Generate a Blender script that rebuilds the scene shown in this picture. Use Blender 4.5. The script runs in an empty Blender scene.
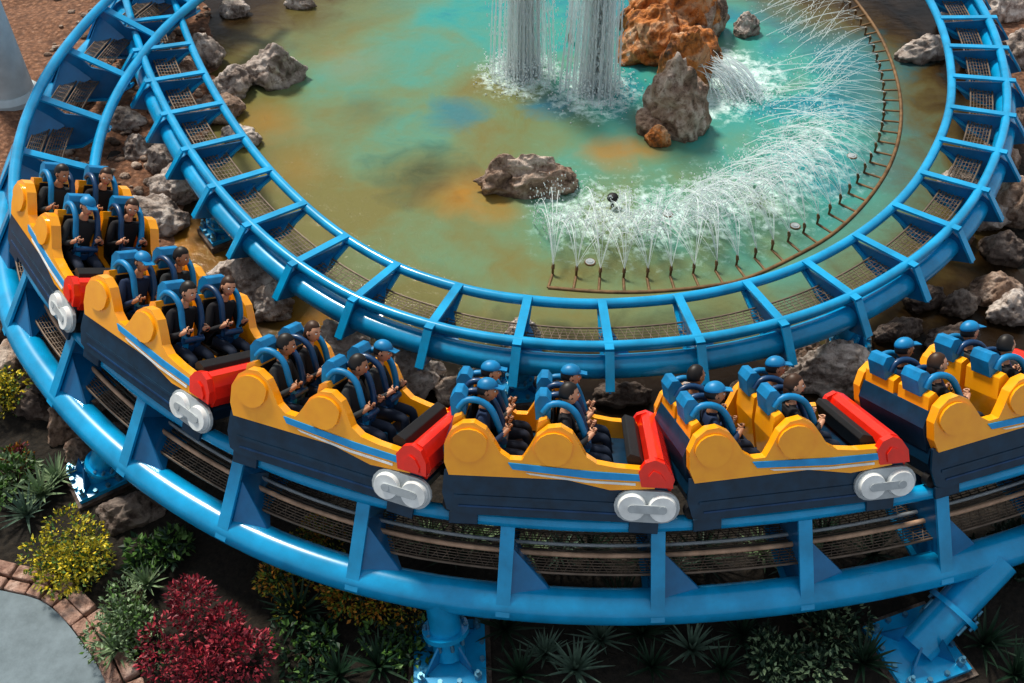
import bpy, bmesh, math, random
from mathutils import Vector, Matrix, noise
random.seed(7)
sc = bpy.context.scene
try:
    sc.view_settings.view_transform = 'Standard'
    sc.view_settings.look = 'Medium High Contrast'
except Exception as e:
    print(e)

# ---------------------------------------------------------------- survey
CAMZ = 10.5; F = 1024*35/36; S2 = math.sqrt(.5)
def P(u, v, z=0.0):
    """photo-surveyed point -> world position on the horizontal level z"""
    a = (u-512)/F; b = (341.5-v)/F
    t = (CAMZ-z)/(S2*(1-b))
    return Vector((a*t, S2*(1+b)*t, z))
def M(u, v, z=0.0):
    b = (341.5-v)/F
    return (CAMZ-z)/(S2*(1-b))/F      # metres per pixel there

# ---------------------------------------------------------------- materials
def new_mat(name):
    m = bpy.data.materials.new(name); m.use_nodes = True
    nt = m.node_tree; bs = nt.nodes['Principled BSDF']
    return m, nt, bs
def lk(nt, a, b): nt.links.new(a, b)
def setin(nt, sock, val):
    if isinstance(val, (int, float, tuple, list)): sock.default_value = val
    else: nt.links.new(val, sock)
def math_n(nt, op, a, b=0.0, c=None, clamp=False):
    n = nt.nodes.new('ShaderNodeMath'); n.operation = op; n.use_clamp = clamp
    setin(nt, n.inputs[0], a); setin(nt, n.inputs[1], b)
    if c is not None: setin(nt, n.inputs[2], c)
    return n.outputs[0]
def mixc(nt, f, a, b):
    n = nt.nodes.new('ShaderNodeMix'); n.data_type = 'RGBA'
    setin(nt, n.inputs[0], f); setin(nt, n.inputs[6], a); setin(nt, n.inputs[7], b)
    return n.outputs[2]
def ramp(nt, f, stops):
    n = nt.nodes.new('ShaderNodeValToRGB'); lk(nt, f, n.inputs[0])
    e = n.color_ramp.elements
    while len(e) < len(stops): e.new(.5)
    for i, (p, c) in enumerate(stops):
        e[i].position = p; e[i].color = c if len(c) == 4 else (*c, 1)
    return n.outputs[0]
def noise_n(nt, vec, scale, detail=4, rough=.55, dist=0):
    n = nt.nodes.new('ShaderNodeTexNoise'); lk(nt, vec, n.inputs['Vector'])
    n.inputs['Scale'].default_value = scale; n.inputs['Detail'].default_value = detail
    n.inputs['Roughness'].default_value = rough; n.inputs['Distortion'].default_value = dist
    return n.outputs[0]
def geo_pos(nt):
    return nt.nodes.new('ShaderNodeNewGeometry').outputs['Position']
def bump(nt, bs, h, strength=.3, dist=.02):
    n = nt.nodes.new('ShaderNodeBump'); n.inputs['Strength'].default_value = strength
    n.inputs['Distance'].default_value = dist
    lk(nt, h, n.inputs['Height']); lk(nt, n.outputs[0], bs.inputs['Normal'])
def smat(name, col, rough=.5, metal=0, var=.15, scale=6, coat=0):
    m, nt, bs = new_mat(name)
    f = noise_n(nt, geo_pos(nt), scale)
    d = tuple(c*(1-var) for c in col)+(1,); l = tuple(min(1, c*(1+var)) for c in col)+(1,)
    lk(nt, ramp(nt, f, [(.3, d), (.7, l)]), bs.inputs['Base Color'])
    bs.inputs['Roughness'].default_value = rough; bs.inputs['Metallic'].default_value = metal
    bs.inputs['Coat Weight'].default_value = coat; bs.inputs['Coat Roughness'].default_value = .15
    return m

def paint(name, col, weather):
    m, nt, bs = new_mat(name); p = geo_pos(nt)
    f = noise_n(nt, p, 2.2, 5, .6); f2 = noise_n(nt, p, 9, 8, .75)
    d = tuple(c*.75 for c in col)+(1,); l = tuple(min(1, c*1.2) for c in col)+(1,)
    base = ramp(nt, f, [(.3, d), (.7, l)])
    base = mixc(nt, math_n(nt, 'MULTIPLY_ADD', f2, 4, -2.4, True), base, weather)
    lk(nt, base, bs.inputs['Base Color']); bs.inputs['Roughness'].default_value = .27
    bs.inputs['Coat Weight'].default_value = .4; bs.inputs['Coat Roughness'].default_value = .12
    return m
BLUE = paint('blue_track_paint', (.004, .315, .60), (.004, .19, .36, 1))
BLUE_D = paint('blue_bracket_paint', (.002, .16, .36), (.003, .09, .20, 1))
GRATE = smat('galvanised_grating', (.17, .13, .10), .5, .3, .3)
BOLT = smat('bolt_steel', (.12, .3, .42), .35, .5)
YEL = smat('yellow_fibreglass', (1.0, .41, .012), .2, var=.08, coat=.6)
RED = smat('red_fibreglass', (.80, .03, .01), .25, var=.1, coat=.5)
NAVY = smat('navy_chassis', (.004, .035, .075), .4, var=.3, coat=.2)
NAVY2 = smat('navy_harness', (.005, .05, .14), .4, var=.3, coat=.2)
CYAN = smat('blue_padding', (.004, .20, .43), .45, var=.25)
STRIPE = smat('blue_stripe_paint', (.02, .32, .68), .3)
WHITE = smat('white_paint', (.75, .78, .78), .35)
LGREY = smat('light_grey_paint', (.42, .46, .48), .4)
DARK = smat('black_rubber', (.012, .012, .014), .6)
TAN = smat('tan_reflection', (.48, .32, .22), .6, var=.3)  # colour of the blurred reflection streaks under the outer rail
SKIN = smat('skin', (.55, .30, .19), .5, var=.08)
SKIN2 = smat('skin_tan', (.38, .19, .11), .5, var=.08)
HAIR = smat('dark_hair', (.012, .009, .008), .5)
HAIRB = smat('brown_hair', (.05, .022, .01), .5)
SH = [smat('black_shirt', (.012, .013, .018), .8), smat('navy_shirt', (.012, .03, .08), .8),
      smat('charcoal_shirt', (.03, .035, .04), .8)]
JEAN = smat('dark_jeans', (.015, .025, .05), .85)
LIPS = smat('lips', (.4, .09, .07), .5)

def rock_mat(name, c0, c1, c2):
    m, nt, bs = new_mat(name)
    p = geo_pos(nt)
    n1 = noise_n(nt, p, 2.0, 8, .65, .6); n2 = noise_n(nt, p, 7, 8, .7)
    base = ramp(nt, n1, [(.36, c0), (.5, c1), (.64, c2)])
    dk = ramp(nt, n2, [(.36, (.30, .22, .18, 1)), (.5, (1, 1, 1, 1))])
    mx = nt.nodes.new('ShaderNodeMix'); mx.data_type = 'RGBA'; mx.blend_type = 'MULTIPLY'
    mx.inputs[0].default_value = .82; lk(nt, base, mx.inputs[6]); lk(nt, dk, mx.inputs[7])
    sx = nt.nodes.new('ShaderNodeSeparateXYZ'); lk(nt, p, sx.inputs[0])
    wet = math_n(nt, 'MULTIPLY_ADD', sx.outputs[2], -7.0, .9, True)
    out = mixc(nt, math_n(nt, 'MULTIPLY', wet, .6), mx.outputs[2], (.07, .035, .012, 1))
    lk(nt, out, bs.inputs['Base Color']); bs.inputs['Roughness'].default_value = .6
    h = math_n(nt, 'ADD', n1, n2)
    bump(nt, bs, h, 1.0, .10)
    return m
RK_G = rock_mat('rock_grey', (.22, .17, .145), (.54, .46, .41), (.84, .76, .70))
RK_O = rock_mat('rock_rust', (.08, .04, .025), (.62, .22, .045), (.66, .42, .26))
RK_B = rock_mat('rock_brown', (.13, .08, .055), (.40, .28, .21), (.68, .57, .49))
RK_D = rock_mat('rock_dark', (.05, .035, .03), (.16, .12, .10), (.34, .28, .24))

# ---------------------------------------------------------------- mesh builder
class MB:
    def __init__(s): s.v = []; s.f = []; s.m = []; s.sm = []
    def add(s, vs, fs, mi=0, smooth=False, mat=None):
        o = len(s.v)
        for p in vs:
            p = Vector(p); s.v.append(mat @ p if mat else p)
        for f in fs:
            s.f.append([i+o for i in f]); s.m.append(mi); s.sm.append(smooth)
    def tube(s, pts, r, n=12, mi=0, caps=True, up=Vector((0, 0, 1)), mat=None):
        pts = [Vector(p) for p in pts]; N = len(pts)
        rs = r if isinstance(r, (list, tuple)) else [r]*N
        vs = []; fs = []
        for i, p in enumerate(pts):
            T = (pts[min(i+1, N-1)]-pts[max(i-1, 0)]).normalized()
            u = up if abs(T.dot(up)) < .95 else Vector((1, 0, 0))
            A = T.cross(u).normalized(); B = A.cross(T).normalized()
            for k in range(n):
                a = 2*math.pi*k/n
                vs.append(p+(A*math.cos(a)+B*math.sin(a))*rs[i])
        for i in range(N-1):
            for k in range(n):
                k2 = (k+1) % n
                fs.append((i*n+k, i*n+k2, (i+1)*n+k2, (i+1)*n+k))
        s.add(vs, fs, mi, True, mat)
        if caps:
            s.add(vs[:n], [list(range(n))], mi, False, mat)
            s.add(vs[-n:], [list(range(n))[::-1]], mi, False, mat)
    def box(s, c, d, mi=0, mat=None, rot=None):
        c = Vector(c); x, y, z = [q/2 for q in d]
        vs = [Vector((i*x, j*y, k*z)) for i in (-1, 1) for j in (-1, 1) for k in (-1, 1)]
        if rot: vs = [rot @ v for v in vs]
        s.add([c+v for v in vs], [(0, 1, 3, 2), (4, 6, 7, 5), (0, 4, 5, 1), (2, 3, 7, 6), (0, 2, 6, 4), (1, 5, 7, 3)], mi, False, mat)
    def extr(s, pts, y0, y1, mi=0, mat=None, smooth=False):
        n = len(pts)
        vs = [(x, y0, z) for x, z in pts]+[(x, y1, z) for x, z in pts]
        fs = [list(range(n)), list(range(n, 2*n))[::-1]]
        s.add(vs, fs, mi, False, mat)
        s.add(vs, [((i+1) % n, i, n+i, n+(i+1) % n) for i in range(n)], mi, smooth, mat)
    def ball(s, c, d, mi=0, nu=12, nv=8, mat=None, fn=None):
        vs = []; fs = []
        for j in range(nv+1):
            ph = math.pi*j/nv
            for i in range(nu):
                th = 2*math.pi*i/nu
                p = Vector((math.sin(ph)*math.cos(th), math.sin(ph)*math.sin(th), math.cos(ph)))
                if fn: p = fn(p)
                vs.append(Vector(c)+Vector((p.x*d[0], p.y*d[1], p.z*d[2])))
        for j in range(nv):
            for i in range(nu):
                i2 = (i+1) % nu
                fs.append((j*nu+i, (j+1)*nu+i, (j+1)*nu+i2, j*nu+i2))
        s.add(vs, fs, mi, True, mat)
    def mesh(s, name, mats):
        me = bpy.data.meshes.new(name); me.from_pydata([tuple(v) for v in s.v], [], s.f)
        for m in mats: me.materials.append(m)
        me.polygons.foreach_set('material_index', s.m)
        me.polygons.foreach_set('use_smooth', s.sm); me.update()
        return me
    def obj(s, name, mats, parent=None, bevel=0):
        me = s.mesh(name, mats); return put(name, me, parent=parent, bevel=bevel)
def put(name, me, mw=None, parent=None, bevel=0):
    o = bpy.data.objects.new(name, me); sc.collection.objects.link(o)
    if mw is not None: o.matrix_world = mw
    if parent: o.parent = parent
    if bevel:
        b = o.modifiers.new('bevel', 'BEVEL'); b.width = bevel; b.segments = 2
        b.limit_method = 'ANGLE'; b.angle_limit = .7
    return o
def empty(name):
    o = bpy.data.objects.new(name, None); sc.collection.objects.link(o); return o

def spline(pts, step=.12):
    pts = [Vector(p) for p in pts]; out = []
    E = [2*pts[0]-pts[1]]+pts+[2*pts[-1]-pts[-2]]
    for i in range(1, len(E)-2):
        a, b, c, d = E[i-1:i+3]
        for k in range(30):
            t = k/30
            out.append(.5*((2*b)+(c-a)*t+(2*a-5*b+4*c-d)*t*t+(3*b-a-3*c+d)*t**3))
    out.append(pts[-1])
    for _ in range(12):
        out = [out[0]]+[(out[i-1]+out[i]*2+out[i+1])/4 for i in range(1, len(out)-1)]+[out[-1]]
    res = [out[0]]; acc = 0
    for i in range(1, len(out)):
        seg = out[i]-out[i-1]; L = seg.length; pos = 0
        while acc+L-pos >= step:
            pos += step-acc; acc = 0
            res.append(out[i-1]+seg*(pos/L)); 
        acc += L-pos
    return res

# ---------------------------------------------------------------- terrain + pond
pond = [(-7.6, 34), (-7.3, 24), (-6.9, 21.5), (-5.7, 18.5), (-5.6, 16.9), (-5.6, 14.5), (-5.3, 12.6), (-3.6, 10.6), (-1.2, 9.4), (2, 9.0),
        (5.5, 9.2), (7.6, 10.6), (8.2, 14), (9.2, 17), (9.9, 20), (12, 26), (12, 34)]
def sd(x, y):
    ins = False; d = 1e9; n = len(pond)
    for i in range(n):
        x1, y1 = pond[i]; x2, y2 = pond[(i+1) % n]
        if (y1 > y) != (y2 > y) and x < (x2-x1)*(y-y1)/(y2-y1)+x1: ins = not ins
        dx, dy = x2-x1, y2-y1
        t = max(0, min(1, ((x-x1)*dx+(y-y1)*dy)/(dx*dx+dy*dy)))
        d = min(d, math.hypot(x-x1-dx*t, y-y1-dy*t))
    return -d if ins else d
def gh(x, y):
    s = sd(x, y)+.5*noise.noise(Vector((x*.6, y*.6, 3)))
    k = max(0, min(1, (s+.5)/1.0)); k = k*k*(3-2*k)
    flat = max(0, min(1, (y-6.5)/2))
    return -.35+k*.42+.10*k*flat*noise.fractal(Vector((x, y, 0))*1.3, 1, 2, 4)
mb = MB(); X0, X1, Y0, Y1, st = -18, 18, 0, 38, .2
nx = int((X1-X0)/st)+1; ny = int((Y1-Y0)/st)+1
vs = [(X0+i*st, Y0+j*st, gh(X0+i*st, Y0+j*st)) for j in range(ny) for i in range(nx)]
fs = [(j*nx+i, j*nx+i+1, (j+1)*nx+i+1, (j+1)*nx+i) for j in range(ny-1) for i in range(nx-1)]
mb.add(vs, fs, 0, True)
m, nt, bs = new_mat('ground_gravel_and_soil')
p = geo_pos(nt); sx = nt.nodes.new('ShaderNodeSeparateXYZ'); lk(nt, p, sx.inputs[0])
n1 = noise_n(nt, p, 1.2, 6, .6); n2 = noise_n(nt, p, 14, 6, .7)
vor = nt.nodes.new('ShaderNodeTexVoronoi'); lk(nt, p, vor.inputs['Vector']); vor.inputs['Scale'].default_value = 9
grav = ramp(nt, n2, [(.3, (.12, .055, .03)), (.55, (.34, .17, .095)), (.75, (.58, .40, .29))])
grav = mixc(nt, math_n(nt, 'MULTIPLY', vor.outputs['Distance'], .9), grav, (.09, .045, .03, 1))
soil = ramp(nt, n2, [(.3, (.006, .006, .005)), (.6, (.026, .020, .014)), (.8, (.07, .055, .035))])
fy = math_n(nt, 'MULTIPLY_ADD', sx.outputs[1], .30, -2.95, True)
fy2 = math_n(nt, 'MULTIPLY_ADD', sx.outputs[0], -.6, -1.3, True)
f = math_n(nt, 'MULTIPLY', fy, math_n(nt, 'MAXIMUM', fy2, math_n(nt, 'MULTIPLY_ADD', sx.outputs[0], .6, -5.4, True)))
lk(nt, mixc(nt, f, soil, grav), bs.inputs['Base Color'])
bs.inputs['Roughness'].default_value = .9
bump(nt, bs, math_n(nt, 'SUBTRACT', n2, vor.outputs['Distance']), .8, .05)
mb.obj('ground', [m])

# water
m, nt, bs = new_mat('murky_pond_water')
p = geo_pos(nt); sx = nt.nodes.new('ShaderNodeSeparateXYZ'); lk(nt, p, sx.inputs[0])
def dist_to(c):
    n = nt.nodes.new('ShaderNodeVectorMath'); n.operation = 'DISTANCE'
    lk(nt, p, n.inputs[0]); n.inputs[1].default_value = c; return n.outputs['Value']
nL = noise_n(nt, p, .33, 3, .5, .8); nM = noise_n(nt, p, 1.1, 5, .6, .5); nF = noise_n(nt, p, 5, 8, .7, .3)
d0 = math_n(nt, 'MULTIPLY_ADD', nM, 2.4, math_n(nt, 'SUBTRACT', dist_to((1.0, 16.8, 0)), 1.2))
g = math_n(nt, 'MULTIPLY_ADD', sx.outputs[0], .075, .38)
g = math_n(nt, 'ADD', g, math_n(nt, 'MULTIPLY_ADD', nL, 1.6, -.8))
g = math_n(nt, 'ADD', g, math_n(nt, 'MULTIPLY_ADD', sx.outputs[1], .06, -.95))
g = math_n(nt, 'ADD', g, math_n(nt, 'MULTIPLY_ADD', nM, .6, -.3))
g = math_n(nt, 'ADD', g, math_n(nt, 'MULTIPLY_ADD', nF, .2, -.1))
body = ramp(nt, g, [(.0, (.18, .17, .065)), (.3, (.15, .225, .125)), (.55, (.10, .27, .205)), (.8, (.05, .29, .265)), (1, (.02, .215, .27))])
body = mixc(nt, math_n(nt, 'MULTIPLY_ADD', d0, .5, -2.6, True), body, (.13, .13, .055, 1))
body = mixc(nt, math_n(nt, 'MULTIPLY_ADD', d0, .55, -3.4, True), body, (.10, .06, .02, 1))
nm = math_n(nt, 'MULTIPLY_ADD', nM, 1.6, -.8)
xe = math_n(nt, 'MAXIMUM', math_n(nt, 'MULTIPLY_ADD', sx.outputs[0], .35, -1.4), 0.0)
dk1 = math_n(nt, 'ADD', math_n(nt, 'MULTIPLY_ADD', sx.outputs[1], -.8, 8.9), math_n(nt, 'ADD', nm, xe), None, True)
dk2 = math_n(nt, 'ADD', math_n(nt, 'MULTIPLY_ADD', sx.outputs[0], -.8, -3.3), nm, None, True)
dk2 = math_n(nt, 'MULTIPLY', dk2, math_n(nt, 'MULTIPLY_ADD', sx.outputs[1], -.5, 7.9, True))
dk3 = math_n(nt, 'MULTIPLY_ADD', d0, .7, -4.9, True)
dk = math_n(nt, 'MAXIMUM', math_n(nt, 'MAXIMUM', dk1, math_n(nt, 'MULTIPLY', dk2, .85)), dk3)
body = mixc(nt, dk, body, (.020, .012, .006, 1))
for (u, v, r, s) in [(462, 192, .85, .95), (500, 212, .6, .6), (608, 152, .75, .8), (645, 150, .5, .7), (262, 120, 1.0, .55), (300, 165, .9, .3), (200, 260, 1.1, .5), (310, 320, .7, .9), (700, 60, 1.5, .3), (350, 60, 1.0, .3), (180, 250, .5, .8)]:
    w = math_n(nt, 'MULTIPLY_ADD', dist_to(tuple(P(u, v))), -1.2/r, 1.2, False)
    w = math_n(nt, 'ADD', w, math_n(nt, 'MULTIPLY_ADD', nM, 2.0, -1.0), None, True)
    body = mixc(nt, math_n(nt, 'MULTIPLY', w, s*.85), body, (.36, .17, .018, 1))
for (u, v, r, s, c) in [(425, 172, 1.2, .75, (.055, .065, .035, 1)), (455, 115, .9, .6, (.015, .17, .26, 1)), (548, 105, .7, .7, (.01, .2, .34, 1)), (860, 60, 1.5, .6, (.02, .25, .32, 1)), (370, 110, .8, .4, (.10, .10, .05, 1))]:
    w = math_n(nt, 'MULTIPLY_ADD', dist_to(tuple(P(u, v))), -1.2/r, 1.1, False)
    w = math_n(nt, 'ADD', w, math_n(nt, 'MULTIPLY_ADD', nM, 2.4, -1.2), None, True)
    body = mixc(nt, math_n(nt, 'MULTIPLY', w, s), body, c)
ring = math_n(nt, 'ABSOLUTE', math_n(nt, 'SUBTRACT', dist_to((2.1, 17.4, 0)), 3.9))
ring = math_n(nt, 'MULTIPLY_ADD', ring, -.62, 1.1, True)
ang = math_n(nt, 'MULTIPLY_ADD', sx.outputs[0], 1.2, .0, True)
foam = math_n(nt, 'MULTIPLY', ring, ang)
foam = math_n(nt, 'MULTIPLY', foam, math_n(nt, 'MULTIPLY_ADD', sx.outputs[1], -.15, 3.1, True))
foam = math_n(nt, 'MULTIPLY', foam, .68)
for (u, v, r) in [(735, 78, 1.15), (522, 76, .95), (592, 94, 1.0), (655, 112, .4), (712, 98, .9), (722, 66, .9)]:
    w = math_n(nt, 'MULTIPLY_ADD', dist_to(tuple(P(u, v))), -1/r, 1.3, True)
    foam = math_n(nt, 'MAXIMUM', foam, math_n(nt, 'MULTIPLY', w, .98))
fo = math_n(nt, 'MULTIPLY_ADD', foam, 1.0, math_n(nt, 'MULTIPLY_ADD', nF, 3.4, -2.0))
fo = math_n(nt, 'MULTIPLY', math_n(nt, 'MULTIPLY', fo, 1.2, None, True), math_n(nt, 'MULTIPLY', foam, 2, None, True), None, True)
body = mixc(nt, math_n(nt, 'MULTIPLY', fo, .88), body, (.70, .86, .84, 1))
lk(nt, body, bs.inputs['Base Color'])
bs.inputs['Roughness'].default_value = .10
bs.inputs['IOR'].default_value = 1.33
bump(nt, bs, math_n(nt, 'MULTIPLY_ADD', foam, .6, math_n(nt, 'ADD', nF, nM)), .3, .05)
mb = MB(); nx = 100; ny = 130
vs = [(-9+i*.22, 8+j*.22, 0) for j in range(ny) for i in range(nx)]
mb.add(vs, [(j*nx+i, j*nx+i+1, (j+1)*nx+i+1, (j+1)*nx+i) for j in range(ny-1) for i in range(nx-1)], 0, True)
mb.obj('pond_water', [m])

# ---------------------------------------------------------------- rocks
def make_rock(name, u, v, w, h, hz, mat, seed, taper=.3, rot=0):
    mpp = M(u, v); c = P(u, v, hz*.35)
    rx = w*mpp/2; ry = max(.12, (h*mpp/2))*1.15
    rr = random.Random(seed)
    bm = bmesh.new(); bmesh.ops.create_icosphere(bm, subdivisions=6 if w > 60 else 5, radius=1)
    planes = []
    for _ in range(16):
        n = Vector((rr.gauss(0, 1), rr.gauss(0, 1), rr.gauss(.15, .8))).normalized()
        planes.append((n, rr.uniform(.60, .92)))
    off = Vector((rr.uniform(-50, 50), rr.uniform(-50, 50), 0))
    for vv in bm.verts:
        q = vv.co.copy()
        for n, d in planes:
            e = q.dot(n)-d
            if e > 0: q -= n*e*.93
        q *= 1.22
        k = 1-taper*max(0, q.z)
        q.x *= k; q.y *= k
        f = noise.fractal(q*1.7+off, 1, 2.1, 5)
        rg = 1-abs(noise.noise(q*2.6+off))*2
        rg2 = abs(noise.noise(Vector((q.x*5, q.y*5, q.z*2.2))+off))
        q += vv.co*(f*.16+rg*.11-rg2*.12)
        vv.co = Vector((q.x*rx, q.y*ry, q.z*hz*.75))
    me = bpy.data.meshes.new(name); bm.to_mesh(me); bm.free()
    me.polygons.foreach_set('use_smooth', [True]*len(me.polygons))
    me.materials.append(mat)
    o = put(name, me); o.location = c; o.rotation_euler = (0, 0, rot)
    return o
rocks = [
 (530,178,84,34,.55,RK_B,.35,.05),(505,178,56,30,.5,RK_B,.35,.3),(556,182,44,26,.35,RK_B,.3,.2),
 (676,108,56,46,1.2,RK_B,.35,.2),(655,122,34,26,.5,RK_B,.3,0),(695,118,28,24,.6,RK_B,.3,0),(658,138,24,14,.3,RK_O,.3,0),(684,70,44,34,1.1,RK_O,.35,.3),
 (655,40,66,50,.9,RK_O,.3,.3),(695,48,50,40,.7,RK_O,.35,.8),(668,12,80,50,1.4,RK_O,.4,.1),(704,18,40,36,1.0,RK_B,.3,.1),(636,22,34,26,.6,RK_O,.3,.1),
 (746,28,26,18,.35,RK_G,.3,0),
 (273,70,50,32,.65,RK_G,.2,.2),(233,10,30,16,.3,RK_G,.2,0),(300,2,30,10,.3,RK_G,.2,0),(205,55,36,26,.5,RK_G,.3,0),(232,85,40,30,.45,RK_G,.2,.3),(215,110,44,28,.4,RK_B,.2,.3),
 (240,138,34,20,.3,RK_G,.2,0),(178,10,30,16,.3,RK_B,.2,0),(188,70,40,24,.4,RK_B,.2,.5),
 (124,122,34,22,.35,RK_G,.2,.2),(140,150,34,22,.4,RK_G,.2,0),(163,160,30,26,.4,RK_G,.2,.6),(178,190,50,30,.5,RK_G,.2,.2),(152,218,60,36,.5,RK_G,.2,.3),(195,150,30,20,.35,RK_B,.2,0),(105,195,30,20,.3,RK_G,.2,0),
 (250,285,88,48,.6,RK_G,.25,.25),(225,298,50,34,.5,RK_B,.2,.2),(272,305,40,30,.4,RK_G,.2,.2),(338,345,68,38,.55,RK_G,.25,.1),(290,350,50,30,.4,RK_B,.2,.1),(405,372,64,40,.7,RK_G,.3,.5),(378,388,40,24,.4,RK_B,.2,.5),
 (492,374,50,24,.35,RK_G,.2,.2),(548,382,44,24,.4,RK_G,.2,.2),(520,338,36,20,.45,RK_G,.2,.2),(455,388,40,24,.3,RK_B,.2,.2),
 (832,370,92,34,.55,RK_G,.25,.15),(874,378,54,30,.55,RK_G,.3,.5),(800,356,44,20,.35,RK_B,.3,.5),(682,436,36,60,1.0,RK_G,.4,.1),
 (995,290,50,24,.4,RK_B,.2,.1),(1010,310,40,26,.4,RK_G,.2,.3),(960,305,40,20,.3,RK_D,.2,.3),(925,300,40,20,.3,RK_D,.2,.3),(900,330,44,20,.3,RK_D,.2,.3),(950,340,50,24,.35,RK_D,.2,.1),
 (925,50,50,22,.4,RK_G,.2,.2),(960,18,46,30,.5,RK_G,.2,.4),(1000,10,40,30,.6,RK_G,.2,.4),(1015,55,40,30,.6,RK_G,.2,.4),(985,60,36,26,.5,RK_B,.2,.4),(1018,205,50,40,.7,RK_B,.2,.4),(965,185,44,34,.5,RK_G,.2,.4),(985,215,44,30,.4,RK_G,.2,.4),(1000,160,36,30,.5,RK_B,.2,.1),(955,235,40,24,.35,RK_B,.2,.1),(1012,120,36,30,.5,RK_B,.2,.1),(1005,250,44,26,.4,RK_D,.2,.1),
 (18,365,50,44,.5,RK_B,.2,.3),(5,320,40,36,.5,RK_B,.2,.3),(35,405,40,30,.4,RK_D,.2,.3),(66,425,36,34,.4,RK_B,.2,.2),(95,400,46,28,.4,RK_D,.2,.2),(120,440,50,30,.4,RK_D,.2,.2),(130,512,56,34,.4,RK_D,.2,.3),(85,455,40,24,.4,RK_B,.2,.2),
 (60,250,30,24,.3,RK_B,.2,0),(75,100,34,20,.3,RK_B,.2,0),(160,40,30,20,.3,RK_B,.2,0),(130,70,30,16,.3,RK_B,.2,0),(1000,420,60,30,.4,RK_D,.2,0),(940,410,50,30,.4,RK_D,.2,0),(620,395,50,22,.3,RK_D,.2,0),(760,392,60,22,.3,RK_D,.2,0),
]
for i, (u, v, w, h, hz, mt, tp, ro) in enumerate(rocks):
    make_rock('boulder', u, v, w, h, hz, mt, i+11, tp, ro)
mb = MB(); rp = random.Random(4)
for _ in range(600):
    u = rp.uniform(48, 240); v = rp.uniform(0, 300)
    q = P(u, v); z = gh(q.x, q.y)
    if z < .0: continue
    r = rp.uniform(.03, .11)
    mb.ball((q.x, q.y, z+r*.2), (r, r*rp.uniform(.6, 1), r*.55), 0, 7, 5)
mb.obj('bank_pebbles', [RK_B])

# ---------------------------------------------------------------- tracks
Z = Vector((0, 0, 1))
def inward(pts, i):
    T = (pts[min(i+1, len(pts)-1)]-pts[max(i-1, 0)]).normalized()
    return Vector((-T.y, T.x, 0)).normalized(), T
def offs(pts, a, z):
    out = []
    for i, p in enumerate(pts):
        n, T = inward(pts, i); out.append(p+n*a+Z*z)
    return out
def bracket(mb, o, n, T, poly, flange, w, th=.03):
    k = len(poly)
    A = [o+n*a+Z*b-T*th/2 for a, b in poly]; B = [o+n*a+Z*b+T*th/2 for a, b in poly]
    mb.add(A+B, [list(range(k)), list(range(k, 2*k))[::-1]]+[((i+1) % k, i, k+i, k+(i+1) % k) for i in range(k)], 1)
    for (a0, b0), (a1, b1) in flange:
        p0 = o+n*a0+Z*b0; p1 = o+n*a1+Z*b1
        d = (p1-p0).normalized(); q = d.cross(T).normalized()*.018
        v8 = [p0-T*w/2-q, p0+T*w/2-q, p0+T*w/2+q, p0-T*w/2+q, p1-T*w/2-q, p1+T*w/2-q, p1+T*w/2+q, p1-T*w/2+q]
        mb.add(v8, [(0, 1, 2, 3), (7, 6, 5, 4), (0, 4, 5, 1), (1, 5, 6, 2), (2, 6, 7, 3), (3, 7, 4, 0)], 0)
def grating(pts, a0, z0, a1, z1, parent):
    mb = MB(); L = offs(pts, a0, z0); R = offs(pts, a1, z1)
    for k in range(8):
        f = k/7; r = .018 if k in (0, 7) else .007
        mb.tube([L[i].lerp(R[i], f) for i in range(0, len(pts), 2)], r, 4, 0)
    for i in range(len(pts)-1):
        mb.tube([L[i], R[i+1]], .006, 3, 0, False); mb.tube([R[i], L[i+1]], .006, 3, 0, False)
    mb.obj('mesh_walkway_grating', [GRATE], parent)

ZR = 1.8
low = spline([P(u, v, ZR) for u, v in [(215,-75),(160,-40),(108,0),(58,58),(26,120),(14,190),(28,262),(68,322),(130,382),(205,432),(295,474),(400,504),(520,520),(650,524),(790,514),(915,494),(1024,466),(1130,428),(1240,375),(1340,300)]])
tr = empty('roller_coaster_track')
G = 1.1; BK = math.radians(28)
IN = (G*math.cos(BK), -G*math.sin(BK)); SP = (-.44, -.90)
mb = MB(); mb.tube(low, .085, 14); mb.obj('outer_rail', [BLUE], tr)
mb = MB(); mb.tube(offs(low, *IN), .085, 14); mb.obj('inner_rail', [BLUE], tr)
mb = MB(); mb.tube(offs(low, *SP), .20, 20); mb.obj('spine_tube', [BLUE], tr)
mb = MB()
for i in range(6, len(low)-2, 13):
    n, T = inward(low, i)
    bracket(mb, low[i], n, T, [(0, -.05), (.30, -.42), (IN[0], IN[1]-.05), (IN[0]-.05, IN[1]-.22), (.42, -1.02), (SP[0]+.05, SP[1]-.17), (SP[0]-.16, SP[1]-.1), (SP[0]-.18, SP[1]+.05), (-.06, -.02)],
            [((-.05, -.03), (SP[0]-.20, SP[1]+.02)), ((0, -.10), (IN[0], IN[1]-.09)), ((IN[0], IN[1]-.22), (.42, -1.04)), ((.42, -1.04), (SP[0]+.05, SP[1]-.2))], .15)
    o = low[i]; a = o+n*-.16+Z*-.24; c = o+n*(SP[0]-.02)+Z*(SP[1]+.19)
    e = c+T*.50+n*.12-Z*.04
    mb.add([a, c, e, a+T*.03, c-n*.03, e-n*.03], [(0, 1, 2), (3, 5, 4), (0, 2, 5, 3), (0, 3, 4, 1), (1, 4, 5, 2)], 1)
    mb.add([a, c+T*.5+n*.12-Z*.04, o+n*.25-Z*.62, o+n*.25-Z*.64+T*.03], [(0, 1, 2), (0, 1, 3)], 1)
mb.obj('cross_tie_brackets', [BLUE, BLUE_D], tr)
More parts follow.
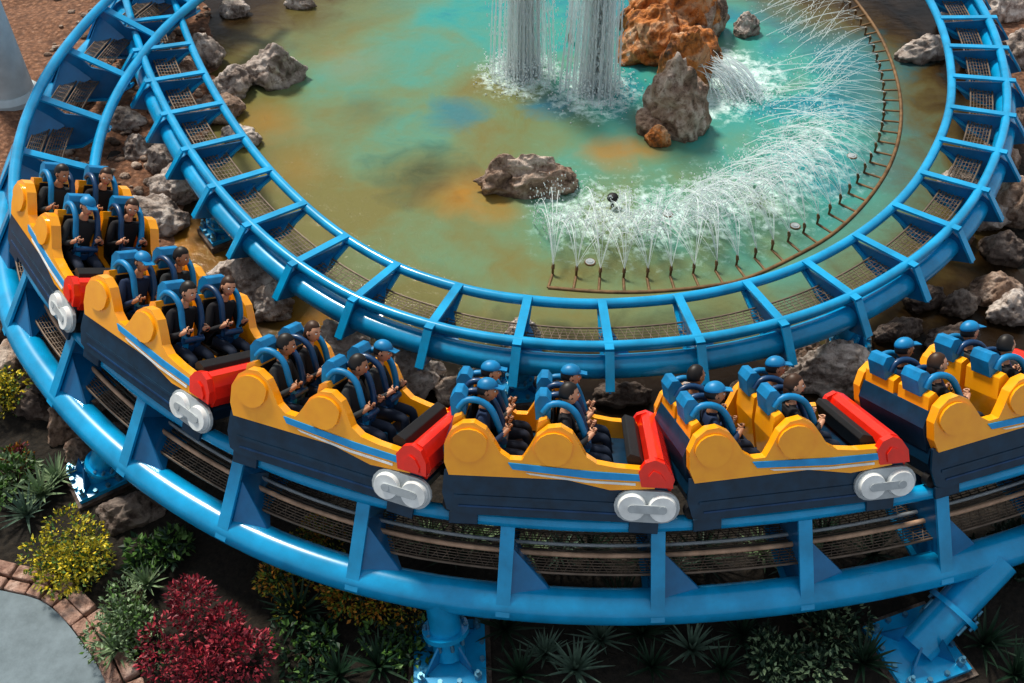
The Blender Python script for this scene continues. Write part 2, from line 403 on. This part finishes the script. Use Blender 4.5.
grating(low, .02, -.62, -.22, -.62, tr)
grating(low, .35, -.70, .08, -.64, tr)
mb = MB()
mb.tube(offs(low, -.02, -.56)[85:], .03, 8, 0); mb.tube(offs(low, .12, -.58)[85:], .022, 8, 1)  # added tubes imitating blurred reflections as tan and pale streaks
mb.obj('reflection_streaks', [TAN, LGREY], tr)

ZS = .95
up = spline([P(u, v, ZS) for u, v in [(118,-90),(112,-45),(122,0),(148,86),(194,174),(260,252),(340,310),(430,345),(520,362),(620,366),(740,352),(850,316),(935,260),(985,195),(1006,120),(992,45),(955,-15),(890,-70)]])
tr2 = empty('roller_coaster_track')
IN2 = (.98, .22); OU2 = (.08, .30)
mb = MB(); mb.tube(up, .165, 20); mb.obj('spine_tube', [BLUE], tr2)
mb = MB(); mb.tube(offs(up, *IN2), .075, 14); mb.obj('inner_rail', [BLUE], tr2)
mb = MB(); mb.tube(offs(up, *OU2), .075, 14); mb.obj('outer_rail', [BLUE], tr2)
mb = MB()
for i in range(5, len(up)-2, 10):
    n, T = inward(up, i)
    bracket(mb, up[i], n, T, [(OU2[0], OU2[1]), (IN2[0], IN2[1]-.04), (.62, -.12), (.1, -.22), (-.1, -.2), (-.42, -.08), (-.12, .2)],
            [((-.06, .36), (IN2[0], IN2[1]+.07)), ((-.06, .34), (-.40, -.06)), ((IN2[0], IN2[1]-.05), (.1, -.24))], .12)
    o = up[i]; a = o+n*.72+Z*.16; c = o+n*.16+Z*.02; e = c+T*.34
    mb.add([a, c, e, a-Z*.03, c-Z*.03, e-Z*.03], [(0, 1, 2), (3, 5, 4), (0, 2, 5, 3), (0, 3, 4, 1), (1, 4, 5, 2)], 1)
mb.obj('cross_tie_brackets', [BLUE, BLUE_D], tr2)
grating(up, .25, .10, .62, .10, tr2)

def support(top, base, r=.17, plate=.8, ang=0):
    mb = MB(); base = Vector(base); top = Vector(top)
    R = Matrix.Rotation(ang, 3, 'Z')
    mb.box(base+Z*.03, (plate, plate, .06), 0, rot=R)
    mb.box(base+Z*-.155, (plate*1.15, plate*1.15, .3), 3, rot=R)
    mb.tube([base+Z*.05, base+Z*.05+(top-base)*.98], r, 20, 0)
    mid = base+(top-base)*.45; ax = (top-base).normalized()
    mb.tube([mid-ax*.03, mid+ax*.03], r*1.45, 24, 0)
    for k in range(10):
        a = 2*math.pi*k/10
        o = R @ Vector((math.cos(a), math.sin(a), 0))
        mb.tube([mid+o*r*1.25-ax*.07, mid+o*r*1.25+ax*.07], .022, 6, 2)
    for k in range(4):
        a = math.pi/2*k+math.pi/4; o = R @ Vector((math.cos(a), math.sin(a), 0))
        pz = base+o*plate*.55+Z*.06
        mb.tube([pz, pz+Z*.09], .045, 6, 2); mb.tube([pz, pz+Z*.15], .022, 8, 2)
        t = Vector((-o.y, o.x, 0))*.012; c = base+o*r*.9
        A = [c+Z*.05, base+o*plate*.5+Z*.05, c+Z*.38]
        mb.add([q-t for q in A]+[q+t for q in A], [(0, 1, 2), (5, 4, 3), (0, 3, 4, 1), (1, 4, 5, 2), (2, 5, 3, 0)], 1)
        for s in (-1, 1):
            o2 = (R @ Vector((math.cos(a+s*.5), math.sin(a+s*.5), 0)))*plate*.47
            mb.tube([base+o2+Z*.06, base+o2+Z*.11], .03, 6, 2)
    mb.obj('track_support_column', [BLUE, BLUE_D, BOLT, RK_D])
support(P(440, 597, .85), P(450, 655, .10), .18, .8, .05)
support(P(1000, 560, .85), P(915, 650, .10), .21, .85, .35)
support(P(110, 445, .85), P(97, 478, .14), .15, .6, .6)
support(P(520, 362, .9), P(520, 387, .12), .14, .6, .1)
support(P(835, 322, .9), P(850, 345, .15), .14, .55, -.2)
support(P(215, 205, .9), P(222, 232, .12), .14, .55, .6)
support(P(995, 60, .9), P(985, 85, .12), .14, .55, .6)

# ---------------------------------------------------------------- coaster car
def stadium(xc, zc, hl, r, n=8):
    pts = []
    for k in range(n+1):
        a = -math.pi/2+math.pi*k/n; pts.append((xc+hl+r*math.cos(a), zc+r*math.sin(a)))
    for k in range(n+1):
        a = math.pi/2+math.pi*k/n; pts.append((xc-hl+r*math.cos(a), zc+r*math.sin(a)))
    return pts
def build_car():
    mb = MB()
    # mats: 0 navy 1 yellow 2 red 3 cyan 4 stripe 5 white 6 dark 7 light grey 8 navy harness
    mb.extr([(-1.1,.12),(-1.16,.30),(-1.12,.46),(1.05,.42),(1.16,.32),(1.1,.14),(.98,.05),(-.95,.05)], -.60, .60, 0)
    for s in (-1, 1):
        mb.extr([(-1.12,.06),(-1.17,.25),(-1.15,.50),(.9,.50),(1.12,.42),(1.2,.28),(1.12,.10),(.98,.015),(-1.0,.015)], *sorted((s*.645, s*.675)), 0)
        mb.extr([(-1.05,.20),(-1.05,.235),(.66,.235),(.66,.20)], *sorted((s*.67, s*.685)), 0)
        mb.extr([(-1.0,.10),(-1.0,.12),(.66,.12),(.66,.10)], *sorted((s*.67, s*.685)), 8)
        mb.box((0, s*.62, .42), (2.1, .06, .06), 0)
    prof = [(-1.1,.46),(-1.15,.60),(-1.15,.80),(-1.08,.95),(-.97,1.03),(-.85,1.04),(-.73,.97),(-.65,.85),(-.58,.73),(-.48,.66),(-.36,.66),(-.29,.78),(-.22,.92),
            (-.11,1.02),(.02,1.04),(.14,.97),(.22,.85),(.29,.73),(.40,.66),(.60,.63),(.88,.62),(1.0,.42),(.55,.38),(.1,.47)]
    for s in (-1, 1):
        mb.extr(prof, *sorted((s*.58, s*.70)), 1)
        mb.extr([(-.50,.63),(-.45,.56),(.35,.50),(.86,.50),(.86,.57),(.35,.58)], *sorted((s*.69, s*.712)), 4)
        mb.extr([(-.32,.53),(-.27,.51),(.3,.455),(.80,.45),(.80,.475),(.32,.48)], *sorted((s*.69, s*.712)), 5)
        for xb in (-.90, -.04):
            c = [(xb+.20*math.cos(a*math.pi/8)*(1.0 if math.sin(a*math.pi/8) > 0 else .9), .80+.18*math.sin(a*math.pi/8)) for a in range(16)]
            mb.extr(c, *sorted((s*.69, s*.73)), 1, None, True)
    mb.extr([(.92,.38),(.90,.60),(.93,.70),(1.0,.74),(1.07,.72),(1.15,.62),(1.20,.50),(1.17,.38)], -.64, .64, 2)
    for s in (-1, 1):
        mb.extr([(.86,.44),(.82,.60),(.88,.70),(.98,.74),(1.08,.70),(1.16,.58),(1.18,.44)], *sorted((s*.63, s*.715)), 2)
        mb.extr([(.94,.46),(.92,.56),(.97,.63),(1.04,.60),(1.10,.52),(1.10,.46)], *sorted((s*.71, s*.735)), 2)
    mb.extr([(.76,.48),(.70,.68),(.74,.73),(.84,.70),(.90,.58)], -.56, .56, 6)
    mb.extr([(-1.14,.42),(-1.18,.70),(-1.10,.88),(-1.06,.88),(-1.04,.42)], -.56, .56, 0)
    D = -.12
    def sh_(L): return [(x, z+D) for x, z in L]
    for xb in (-.98, -.11):
        for y in (-.29, .29):
            mb.extr(sh_([(xb-.08,.42),(xb-.13,.9),(xb-.10,1.14),(xb-.02,1.18),(xb+.03,1.1),(xb+.04,.75),(xb+.12,.58),(xb+.45,.56),(xb+.50,.50),(xb+.47,.40)]), y-.25, y+.25, 1)
            mb.extr(sh_([(xb+.03,.62),(xb+.02,1.12),(xb+.05,1.14),(xb+.09,.72),(xb+.14,.62),(xb+.44,.60),(xb+.44,.56),(xb+.1,.56)]), y-.18, y+.18, 6)
            mb.extr(sh_([(xb-.13,1.12),(xb-.15,1.30),(xb-.10,1.38),(xb-.03,1.38),(xb+.02,1.32),(xb+.02,1.14)]), y-.14, y+.14, 3)
            for s in (-1, 1):
                yy = y+s*.135
                pts = spline([(xb-.06, yy, 1.20+D), (xb+.01, yy, 1.29+D), (xb+.14, yy, 1.30+D), (xb+.27, yy, 1.22+D), (xb+.36, yy, 1.03+D), (xb+.41, y+s*.10, .86+D), (xb+.40, y+s*.07, .74+D)], .05)
                mb.tube(pts, [.036]*len(pts), 10, 3 if s*y > 0 else 8)
                mb.tube([(xb+.42, y+s*.10, .92+D), (xb+.50, y+s*.12, 1.02+D)], .016, 6, 6)
            mb.tube([(xb+.42, y-.14, .86+D), (xb+.42, y+.14, .86+D)], .04, 8, 8)
            mb.box((xb+.36, y, .74+D), (.12, .26, .09), 8)
    WZ = .22; WX = .93
    for s in (-1, 1):
        mb.extr(stadium(WX, WZ, .16, .175), *sorted((s*.67, s*.71)), 7)
        for dx in (-.155, .155):
            c = Vector((WX+dx, s*.73, WZ))
            mb.tube([c-Vector((0, .03*s, 0)), c+Vector((0, .035*s, 0))], [.15, .135], 24, 5)
            mb.tube([c, c+Vector((0, s*.05, 0))], .045, 12, 7)
        mb.extr(stadium(WX, WZ, .155, .045), *sorted((s*.76, s*.775)), 7)
        for xx in (.92, -.95):
            mb.box((xx, s*.62, -.05), (.30, .04, .14), 0)
            for dx in (-.14, .14):
                c2 = Vector((xx+dx, s*.55, .085)); mb.tube([c2-Vector((0, .045, 0)), c2+Vector((0, .045, 0))], .085, 16, 6)
    mb.tube([(1.1, 0, .2), (1.42, 0, .2)], .05, 10, 6)
    return mb.mesh('coaster_car_mesh', [NAVY, YEL, RED, CYAN, STRIPE, WHITE, DARK, LGREY, NAVY2])
CAR = build_car()

# ---------------------------------------------------------------- riders
def build_rider(seed, skin, hair, shirt, cap=None, yaw=0):
    rr = random.Random(seed)
    J = {}; E = []
    def j(n, p, r): J[n] = (Vector(p), r)
    lean = rr.uniform(-.01, .02)
    j('pel', (0, 0, .12), .14); j('wai', (-.02, 0, .26), .125); j('che', (-.02+lean, 0, .42), .14); j('nb', (-.01+lean, 0, .56), .075); j('nk', (.0+lean, 0, .64), .052); j('hd', (.015+lean, 0, .70), .05)
    E += [('pel', 'wai'), ('wai', 'che'), ('che', 'nb'), ('nb', 'nk'), ('nk', 'hd')]
    for s, t in ((1, 'l'), (-1, 'r')):
        dz = rr.uniform(-.02, .03)
        j('sh'+t, (-.02, s*.17, .52), .062); j('el'+t, (.10, s*.235, .27+dz), .043); j('fa'+t, (.19, s*.205, .345), .036); j('wr'+t, (.265, s*.165, .415), .026); j('pa'+t, (.295, s*.14, .45), .030)
        j('hp'+t, (.04, s*.09, .105), .088); j('th'+t, (.25, s*.11, .13), .078); j('kn'+t, (.45, s*.12, .14), .058); j('cf'+t, (.49, s*.12, -.03), .05); j('an'+t, (.50, s*.12, -.20), .036); j('to'+t, (.62, s*.13, -.235), .034)
        E += [('che', 'sh'+t), ('sh'+t, 'el'+t), ('el'+t, 'fa'+t), ('fa'+t, 'wr'+t), ('wr'+t, 'pa'+t), ('pel', 'hp'+t), ('hp'+t, 'th'+t), ('th'+t, 'kn'+t), ('kn'+t, 'cf'+t), ('cf'+t, 'an'+t), ('an'+t, 'to'+t)]
    ks = list(J); me = bpy.data.meshes.new('sk')
    me.from_pydata([tuple(J[k][0]) for k in ks], [(ks.index(a), ks.index(b)) for a, b in E], [])
    o = bpy.data.objects.new('sk', me); sc.collection.objects.link(o)
    sk = o.modifiers.new('s', 'SKIN'); sb = o.modifiers.new('ss', 'SUBSURF'); sb.levels = 2; sb.render_levels = 2
    for i, k in enumerate(ks):
        sv = me.skin_vertices[0].data[i]; sv.radius = (J[k][1], J[k][1]); sv.use_root = (k == 'pel')
    dg = bpy.context.evaluated_depsgraph_get(); ev = o.evaluated_get(dg); bm_ = ev.to_mesh()
    mb = MB(); V = [v.co.copy() for v in bm_.vertices]
    for q in V:
        if q.z > .2 and abs(q.y) < .16 and q.z < .56: q.x *= .9
    mb.v = V
    for pl in bm_.polygons:
        c = pl.center
        mi = 2
        if c.z < -.17: mi = 5
        elif c.z < .19 or (c.x > .2 and c.z < .24): mi = 3
        elif c.z > .60 and abs(c.y) < .1: mi = 0
        elif c.x > .235 and c.z > .36: mi = 0
        mb.f.append(list(pl.vertices)); mb.m.append(mi); mb.sm.append(True)
    ev.to_mesh_clear(); bpy.data.objects.remove(o); 
    R = Matrix.Translation(Vector((.03+lean, 0, .79))) @ Matrix.Rotation(yaw, 4, 'Z')
    def face(p):
        q = p.copy()
        if q.z < 0: q.y *= 1-.28*(-q.z); q.x *= 1-.12*(-q.z)
        fr = max(0, q.x)
        nose = math.exp(-((q.y/.16)**2)-((q.z+.12)/.22)**2)
        if fr > .5:
            q.x += .22*nose
            for s in (-1, 1): q.x -= .10*math.exp(-(((q.y-s*.36)/.17)**2)-((q.z-.05)/.14)**2)
            q.x += .05*math.exp(-((q.y/.3)**2)-((q.z+.8)/.2)**2)
            q.x += .05*math.exp(-((q.y/.25)**2)-((q.z+.48)/.1)**2)
        return q
    mb.ball((0, 0, 0), (.098, .078, .118), 0, 28, 20, R, face)
    for s in (-1, 1):
        mb.ball((.083, s*.029, .006), (.012, .014, .010), 6, 8, 6, R)
        mb.ball((.093, s*.029, .006), (.004, .006, .006), 1, 6, 4, R)
        mb.ball((.0, s*.080, -.005), (.020, .010, .030), 0, 8, 6, R)
        mb.box((.088, s*.029, .030), (.010, .03, .006), 1, R)
    mb.ball((.088, 0, -.058), (.010, .024, .008), 4, 8, 6, R)
    def hairf(p):
        q = p.copy()
        if q.x > .25 and q.z < .52: q *= .90
        if q.z < -.35: q *= .8
        return q
    mb.ball((-.008, 0, .012), (.106, .088, .124), 1, 24, 18, R, hairf)
    if seed % 3 == 0:
        mb.ball((-.06, 0, -.06), (.055, .075, .13), 1, 14, 10, R)
    if cap:
        mb.ball((-.004, 0, .045), (.112, .094, .095), 7, 20, 12, R, lambda p: Vector((p.x, p.y, max(p.z, -.05))))
        mb.extr([(.07, .045), (.17, .035), (.175, .042), (.07, .06)], -.06, .06, 7, R)
    for s in (-1, 1):
        pa = Vector((.285, s*.145, .44))
        for k, L in enumerate((.030, .034, .031, .025)):
            b = pa+Vector((.012-.006*k, -s*.006, .022-.018*k))
            pts = [b, b+Vector((.022, -s*L*.7, .004)), b+Vector((.012, -s*L*1.6, .004)), b+Vector((-.014, -s*L*1.9, 0))]
            mb.tube(pts, [.0095, .009, .0085, .007], 6, 0)
        mb.tube([pa+Vector((-.01, 0, .01)), pa+Vector((-.03, -s*.012, .03)), pa+Vector((-.032, -s*.036, .036))], [.012, .010, .008], 6, 0)
    return mb.mesh('rider_mesh', [skin, hair, shirt, JEAN, LIPS, DARK, WHITE, CYAN])
RID = [build_rider(1, SKIN, HAIR, SH[0], None, .1), build_rider(2, SKIN2, HAIR, SH[1], True, -.15),
       build_rider(3, SKIN, HAIRB, SH[0], None, -.3), build_rider(4, SKIN2, HAIR, SH[2], None, .3), build_rider(5, SKIN, HAIR, SH[2], True, .0)]

mid_i = min(range(len(low)), key=lambda i: (low[i]-P(555, 522, ZR)).length)
PITCH = 2.57/.12
rr = random.Random(12)
for k in range(-3, 3):
    i = int(round(mid_i+k*PITCH))
    if i < 2 or i > len(low)-3: continue
    T = (low[i+6]-low[i-6]).normalized(); n = Vector((-T.y, T.x, 0))
    Y = (n*math.cos(BK)-Z*math.sin(BK)).normalized(); W = T.cross(Y).normalized()
    o = low[i]+Y*G/2+W*.09
    mw = Matrix(((T.x, Y.x, W.x, o.x), (T.y, Y.y, W.y, o.y), (T.z, Y.z, W.z, o.z), (0, 0, 0, 1)))
    put('roller_coaster_car', CAR, mw, bevel=.022)
    for xb in (-.98, -.11):
        for y in (-.29, .29):
            r = RID[rr.randrange(5)]
            put('rider', r, mw @ Matrix.Translation((xb+.18, y, .455)))

# ---------------------------------------------------------------- fountains
def spray(name, alpha):
    m, nt, bs = new_mat(name)
    n = noise_n(nt, geo_pos(nt), 12, 2)
    lk(nt, ramp(nt, n, [(.3, (.82, .93, .96)), (.7, (.95, .99, 1))]), bs.inputs['Base Color'])
    bs.inputs['Roughness'].default_value = .4; bs.inputs['Alpha'].default_value = alpha
    return m
SPRAY = spray('fountain_spray', .5); SPRAY2 = spray('fountain_column_spray', .34)
PIPE = smat('rusty_pipe', (.17, .10, .045), .6, .1, .4)
ringp = spline([P(u, v, .0) for u, v in [(548,288),(600,292),(650,292),(705,287),(745,279),(790,259),(834,233),(869,198),(892,160),(901,120),(897,80),(882,40),(859,5),(829,-30)]], .1)
fc = Vector((2.0, 17.4, 0))
mbn = MB(); mbs = MB(); rj = random.Random(5)
mbn.tube([q+Z*.0 for q in ringp], .035, 8)
for i in range(0, len(ringp), 4):
    q = ringp[i]; d = (fc-q); d.z = 0; d.normalize()
    foot = q+d*.34; nz = foot+Z*.12
    mbn.tube([q, foot], .024, 6)
    mbn.tube([foot-Z*.1, nz], .02, 8); mbn.tube([nz, nz+Z*.07+d*.03], [.03, .022], 8)
    south = max(0, min(1, (16-q.y)/3))
    for s in range(int(4+6*south)):
        a = rj.choice((-1, 1))*abs(rj.gauss(.26, .14))
        dd = Matrix.Rotation(a, 3, 'Z') @ d
        Rg = rj.uniform(.9, 2.1)+(1-south)*.3; H = rj.uniform(.3, .85)*(.3+.7*south)
        pts = []; rs = []
        for t in range(11):
            t = t/10; pts.append(nz+Z*.07+dd*Rg*t+Z*(4*H*t*(1-t)-.17*t))
            rs.append(.003+(.004+.003*south)*t)
        mbs.tube(pts, rs, 4, 0, False)
        for _ in range(int(10+22*south)):
            t = rj.uniform(.4, 1.05)**.8
            pp = nz+dd*Rg*t+Z*(4*H*t*(1-t)+.02)+Vector((rj.gauss(0, .10), rj.gauss(0, .10), rj.gauss(0, .07)))
            pp.z = max(.01, pp.z); r = rj.uniform(.005, .015)
            mbs.ball(pp, (r, r, r*1.6), 0, 5, 3)
mbn.obj('fountain_nozzle_ring', [PIPE]); mbs.obj('fountain_arc_jets', [SPRAY])
for (u, v, Hh, wd, cnt) in [(522, 74, 4.2, .30, 120), (595, 90, 4.6, .33, 135), (570, 42, 4.0, .03, 5)]:
    b = P(u, v); mb = MB()
    mb.tube([b+Z*-.1, b+Z*.15], .05, 10, 1); mb.tube([b+Z*.15, b+Z*.22], [.05, .03], 10, 1)
    mb.tube([b+Z*.2, b+Z*Hh*.5, b+Z*Hh], [.03, .06, .09] if cnt > 20 else [.02, .03, .03], 8, 2)
    for _ in range(cnt):
        a = rj.uniform(0, 6.28); Rg = min(1.3, abs(rj.gauss(0, .6)))*wd+.02; H = Hh*rj.uniform(.4, 1)
        dd = Vector((math.cos(a), math.sin(a), 0)); pts = []; rs = []
        t0 = rj.uniform(0, .5)
        for t in range(13):
            t = t0+(1-t0)*t/12
            pts.append(b+dd*Rg*(t**.8)*1.6+Z*(.2+4*H*t*(1-t)-.2*t)); rs.append(.004+.013*t)
        mb.tube(pts, rs, 4, 0, False)
        for _ in range(40 if cnt > 20 else 5):
            t = rj.uniform(.5, 1); r = rj.uniform(.006, .017)
            pp = b+dd*Rg*(t**.8)*1.6+Z*(.05+4*H*t*(1-t))+Vector((rj.gauss(0, .11), rj.gauss(0, .11), 0))
            mb.ball(pp, (r, r, r*3), 0, 5, 3)
    if cnt > 20:
        for _ in range(2400):
            a = rj.uniform(0, 6.28); R0 = abs(rj.gauss(0, .40)); r = rj.uniform(.008, .024)
            mb.ball(b+Vector((math.cos(a)*R0, math.sin(a)*R0, max(.01, abs(rj.gauss(0, .28))*(1.2-min(1, R0))))), (r, r, r), 2, 5, 3)
    mb.obj('fountain_jet', [SPRAY2, PIPE, SPRAY])
# water spilling off the rust rock
mb = MB(); c0 = P(712, 62, .55)
for _ in range(70):
    s0 = c0+Vector((rj.gauss(0, .22), rj.gauss(0, .18), rj.uniform(-.2, .15))); dd = Vector((rj.uniform(.35, 1.0), rj.uniform(-.7, .1), 0))
    mb.tube([s0+dd*t*.9-Z*(s0.z*t*t) for t in (0, .25, .5, .75, 1)], [.006, .010, .014, .016, .014], 4, 0, False)
    for _ in range(14):
        q = s0+dd*.9+Vector((rj.gauss(0, .2), rj.gauss(0, .2), 0)); q.z = abs(rj.gauss(0, .08)); r = rj.uniform(.006, .02); mb.ball(q, (r, r, r), 0, 5, 3)
mb.obj('rock_cascade_water', [SPRAY])
for (u, v) in [(590, 262), (795, 226), (852, 156), (668, 214)]:
    b = P(u, v, .01); mb = MB()
    mb.tube([b-Z*.1, b+Z*.015], .075, 20, 0); mb.tube([b+Z*.015, b+Z*.03], [.06, .045], 20, 0)
    mb.tube([b-Z*.05, b+Z*.008], .09, 20, 1)
    mb.obj('pond_light', [LGREY, PIPE])
b = P(612, 206); mb = MB()
mb.tube([b-Z*.2, b+Z*.15], .03, 8, 0); mb.ball(b+Z*.18, (.10, .10, .08), 1, 16, 10); mb.obj('pond_spotlight', [DARK, DARK])

# ---------------------------------------------------------------- plants
def leafmat(n, c): return smat(n, c, .55, 0, .35, 12)
G1 = leafmat('leaf_green', (.07, .15, .03)); G2 = leafmat('leaf_sage', (.20, .28, .16)); G3 = leafmat('leaf_dark', (.012, .04, .02))
Y1m = leafmat('leaf_yellow', (.75, .58, .03)); Y2m = leafmat('leaf_lime', (.36, .34, .04)); R1 = leafmat('leaf_red', (.34, .03, .05)); R2 = leafmat('leaf_maroon', (.14, .016, .03))
O1 = leafmat('leaf_orange', (.50, .22, .03)); TW = leafmat('twig', (.08, .05, .03)); G4 = leafmat('blade_grey_green', (.10, .16, .12))
def bush(name, u, v, rx, rz, mats, cnt, size, seed):
    c = P(u, v, 0); c.z = max(0, gh(c.x, c.y)); r = random.Random(seed); mb = MB()
    for _ in range(14):
        a = r.uniform(0, 6.28); e = r.uniform(.3, 1)
        tip = c+Vector((math.cos(a)*rx*e*.8, math.sin(a)*rx*e*.8, rz*r.uniform(.6, 1.2)))
        mb.tube([c, c.lerp(tip, .5)+Z*.06, tip], [.014, .009, .004], 5, 0)
    lob = [(Vector((r.gauss(0, .4), r.gauss(0, .4), r.uniform(.3, .9))), r.uniform(.35, .6)) for _ in range(9)]
    for _ in range(cnt):
        lc, lr = lob[r.randrange(9)]
        d = Vector((r.gauss(0, 1), r.gauss(0, 1), r.gauss(.3, 1))).normalized()
        q = lc+d*lr*r.uniform(.7, 1.05)
        p = c+Vector((q.x*rx, q.y*rx, max(.02, q.z*rz)))
        t = (d+Vector((r.gauss(0, .6), r.gauss(0, .6), r.gauss(0, .6)))).normalized()
        s = t.cross(Vector((r.gauss(0, 1), r.gauss(0, 1), r.gauss(0, 1)))).normalized()
        L = size*r.uniform(.7, 1.3); nn = t.cross(s)*L*.12
        mb.add([p, p+t*L*.45+s*L*.28+nn, p+t*L, p+t*L*.45-s*L*.28+nn], [(0, 1, 2), (0, 2, 3)], r.randrange(1, len(mats)+1))
    mb.obj(name, [TW]+mats)
bush('yellow_flowering_shrub', 82, 572, .52, .5, [Y1m, Y2m, Y2m, G1], 2400, .055, 1)
bush('red_leaf_shrub', 225, 662, .60, .5, [R1, R1, R2, R2], 3200, .058, 2)
bush('sage_shrub', 138, 628, .42, .4, [G2, G2, G1], 1700, .06, 3)
bush('yellow_flowering_shrub', 12, 415, .35, .5, [Y1m, Y2m, G1], 900, .06, 4)
bush('orange_shrub', 345, 610, .40, .3, [O1, G1, Y2m], 1300, .06, 5)
bush('orange_shrub', 285, 585, .42, .35, [O1, G1, G3, Y2m], 1300, .06, 6)
bush('orange_shrub', 262, 500, .3, .3, [O1, Y2m, G1], 800, .05, 61)
bush('orange_shrub', 385, 616, .3, .3, [O1, Y2m, G3], 800, .06, 62)
bush('orange_shrub', 320, 545, .3, .3, [O1, Y2m, G1], 700, .05, 63)
bush('green_shrub', 400, 645, .35, .25, [G3, G1], 500, .09, 7)
bush('green_shrub', 820, 645, .45, .28, [G3, G2, G3], 1200, .08, 8)
bush('green_shrub', 170, 560, .35, .3, [G3, G1], 600, .1, 9)
bush('green_shrub', 770, 665, .4, .3, [G3, G2, G3], 1000, .08, 10)
bush('green_shrub', 1000, 560, .5, .3, [G3, G3], 800, .1, 11)
bush('green_shrub', 20, 490, .35, .3, [G1, G2], 600, .09, 12)
bush('green_shrub', 310, 660, .35, .2, [G3, G3, G1], 600, .1, 13)
bush('red_leaf_shrub', 25, 468, .2, .25, [R2, O1, G1], 250, .07, 14)
def rosette(seed, mat, n=34, L=.42):
    r = random.Random(seed); mb = MB()
    for k in range(n):
        a = k*2.399+r.uniform(-.2, .2); e = math.radians(20+60*(k/n)+r.uniform(-8, 8)); l = L*r.uniform(.8, 1.15)
        h = Vector((math.cos(a), math.sin(a), 0)); s = Vector((-h.y, h.x, 0)); pts = []
        for t in range(5):
            t = t/4; c = h*math.cos(e)*l*t+Z*(math.sin(e)*l*t-.10*t*t*l+.04); w = .022*(1-t)**.6*(1 if t > 0 else .7)
            pts += [c-s*w+Z*.006, c, c+s*w+Z*.006]
        fs = []
        for t in range(4):
            fs += [(t*3, t*3+1, t*3+4, t*3+3), (t*3+1, t*3+2, t*3+5, t*3+4)]
        mb.add(pts, fs, 0)
    mb.tube([(0, 0, -.1), (0, 0, .06)], .03, 8, 0)
    return mb.mesh('rosette', [mat])
ROS = [rosette(1, G4), rosette(2, G3, 30, .45), rosette(3, G2, 40, .36)]
rp = random.Random(3)
rl = [(545,660,0),(600,645,0),(690,655,0),(650,672,1),(740,640,1),(505,635,1),(575,675,0),(480,545,2),(455,560,1),(430,545,2),(530,560,2),(590,560,1),(640,568,1),(700,565,1),(760,560,2),(820,545,1),(380,560,2),(340,545,1),(870,560,1),(930,540,1),(45,500,2),(30,520,0),(60,485,2),(150,590,2),(120,655,2),(860,668,1),(300,620,1),(620,610,1),(980,650,1),(1010,680,1),(800,612,1),(380,672,1),(340,680,1),(640,640,1),(720,675,1),(520,680,1),(560,560,0),(670,575,0),(790,570,0)]
for (u, v, k) in rl:
    q = P(u, v); s = rp.uniform(.85, 1.2)
    put('spiky_yucca_plant', ROS[k], Matrix.Translation((q.x, q.y, max(0, gh(q.x, q.y)))) @ Matrix.Rotation(rp.uniform(0, 6), 4, 'Z') @ Matrix.Scale(s, 4))

# ---------------------------------------------------------------- footpath bottom-left
m, nt, bs = new_mat('footpath_slate')
p = geo_pos(nt); n2 = noise_n(nt, p, 5, 8, .7)
lk(nt, ramp(nt, n2, [(.3, (.06, .10, .125)), (.7, (.125, .18, .215))]), bs.inputs['Base Color']); bs.inputs['Roughness'].default_value = .6
bump(nt, bs, n2, .2, .01)
cur = spline([P(u, v, .12) for u, v in [(-260,545),(-120,562),(0,590),(45,603),(80,640),(108,690),(120,780),(125,900)]], .1)
mb = MB(); n = len(cur)
poly = cur+[Vector((-10, 1.0, .12)), Vector((-10, cur[0].y, .12))]
mb.add(poly+[q-Z*.12 for q in poly], [list(range(len(poly)))[::-1]]+[(i, (i+1) % len(poly), len(poly)+(i+1) % len(poly), len(poly)+i) for i in range(len(poly))])
mb.obj('footpath', [m])
KB = rock_mat('pink_kerb_stone', (.30, .17, .13), (.52, .33, .26), (.66, .48, .40))
mb = MB(); r = random.Random(9)
i = 0
while i < n-4:
    L = r.randrange(2, 5); a = cur[i]; b_ = cur[min(i+L, n-1)]; T = (b_-a).normalized(); s = Vector((-T.y, T.x, 0))
    if s.x < 0 and s.y < 0: s = -s
    for w0, w1 in ((.01, .17), (.185, .36)):
        j = r.uniform(-.02, .02)
        q = [a+s*w0+T*.008, b_+s*w0-T*.008, b_+s*(w1+j)-T*.012, a+s*(w1+j)+T*.012]
        hh = r.uniform(.02, .06)
        mb.add([v-Z*.12 for v in q]+[v+Z*hh for v in q], [(0, 1, 5, 4), (1, 2, 6, 5), (2, 3, 7, 6), (3, 0, 4, 7), (4, 5, 6, 7)])
    i += L
mb.obj('stone_kerb', [KB], bevel=.02)

m = smat('pale_plaster', (.48, .55, .58), .7, 0, .12, 3)
b = P(14, 100, .0); mb = MB()
mb.tube([b-Z*.3, b+Z*.15], .55, 32, 0); mb.tube([b+Z*.15, b+Z*.25], [.55, .46], 32, 0); mb.tube([b+Z*.25, b+Z*7], [.44, .40], 32, 0)
mb.obj('white_pillar', [m])

# ---------------------------------------------------------------- light + camera
w = bpy.data.worlds.new('sky'); sc.world = w; w.use_nodes = True
bg = w.node_tree.nodes['Background']; bg.inputs[0].default_value = (.86, .92, 1, 1); bg.inputs[1].default_value = .52
L = bpy.data.lights.new('sun', 'SUN'); L.energy = 3.9; L.angle = math.radians(10); L.color = (1, .92, .80)
lo = bpy.data.objects.new('sun', L); sc.collection.objects.link(lo); lo.rotation_euler = (math.radians(-28), math.radians(-22), 0)
cam = bpy.data.cameras.new('camera'); cam.lens = 35; cam.sensor_width = 36; cam.clip_end = 200
co = bpy.data.objects.new('camera', cam); sc.collection.objects.link(co)
co.location = (0, 0, CAMZ); co.rotation_euler = (math.radians(45), 0, 0); sc.camera = co
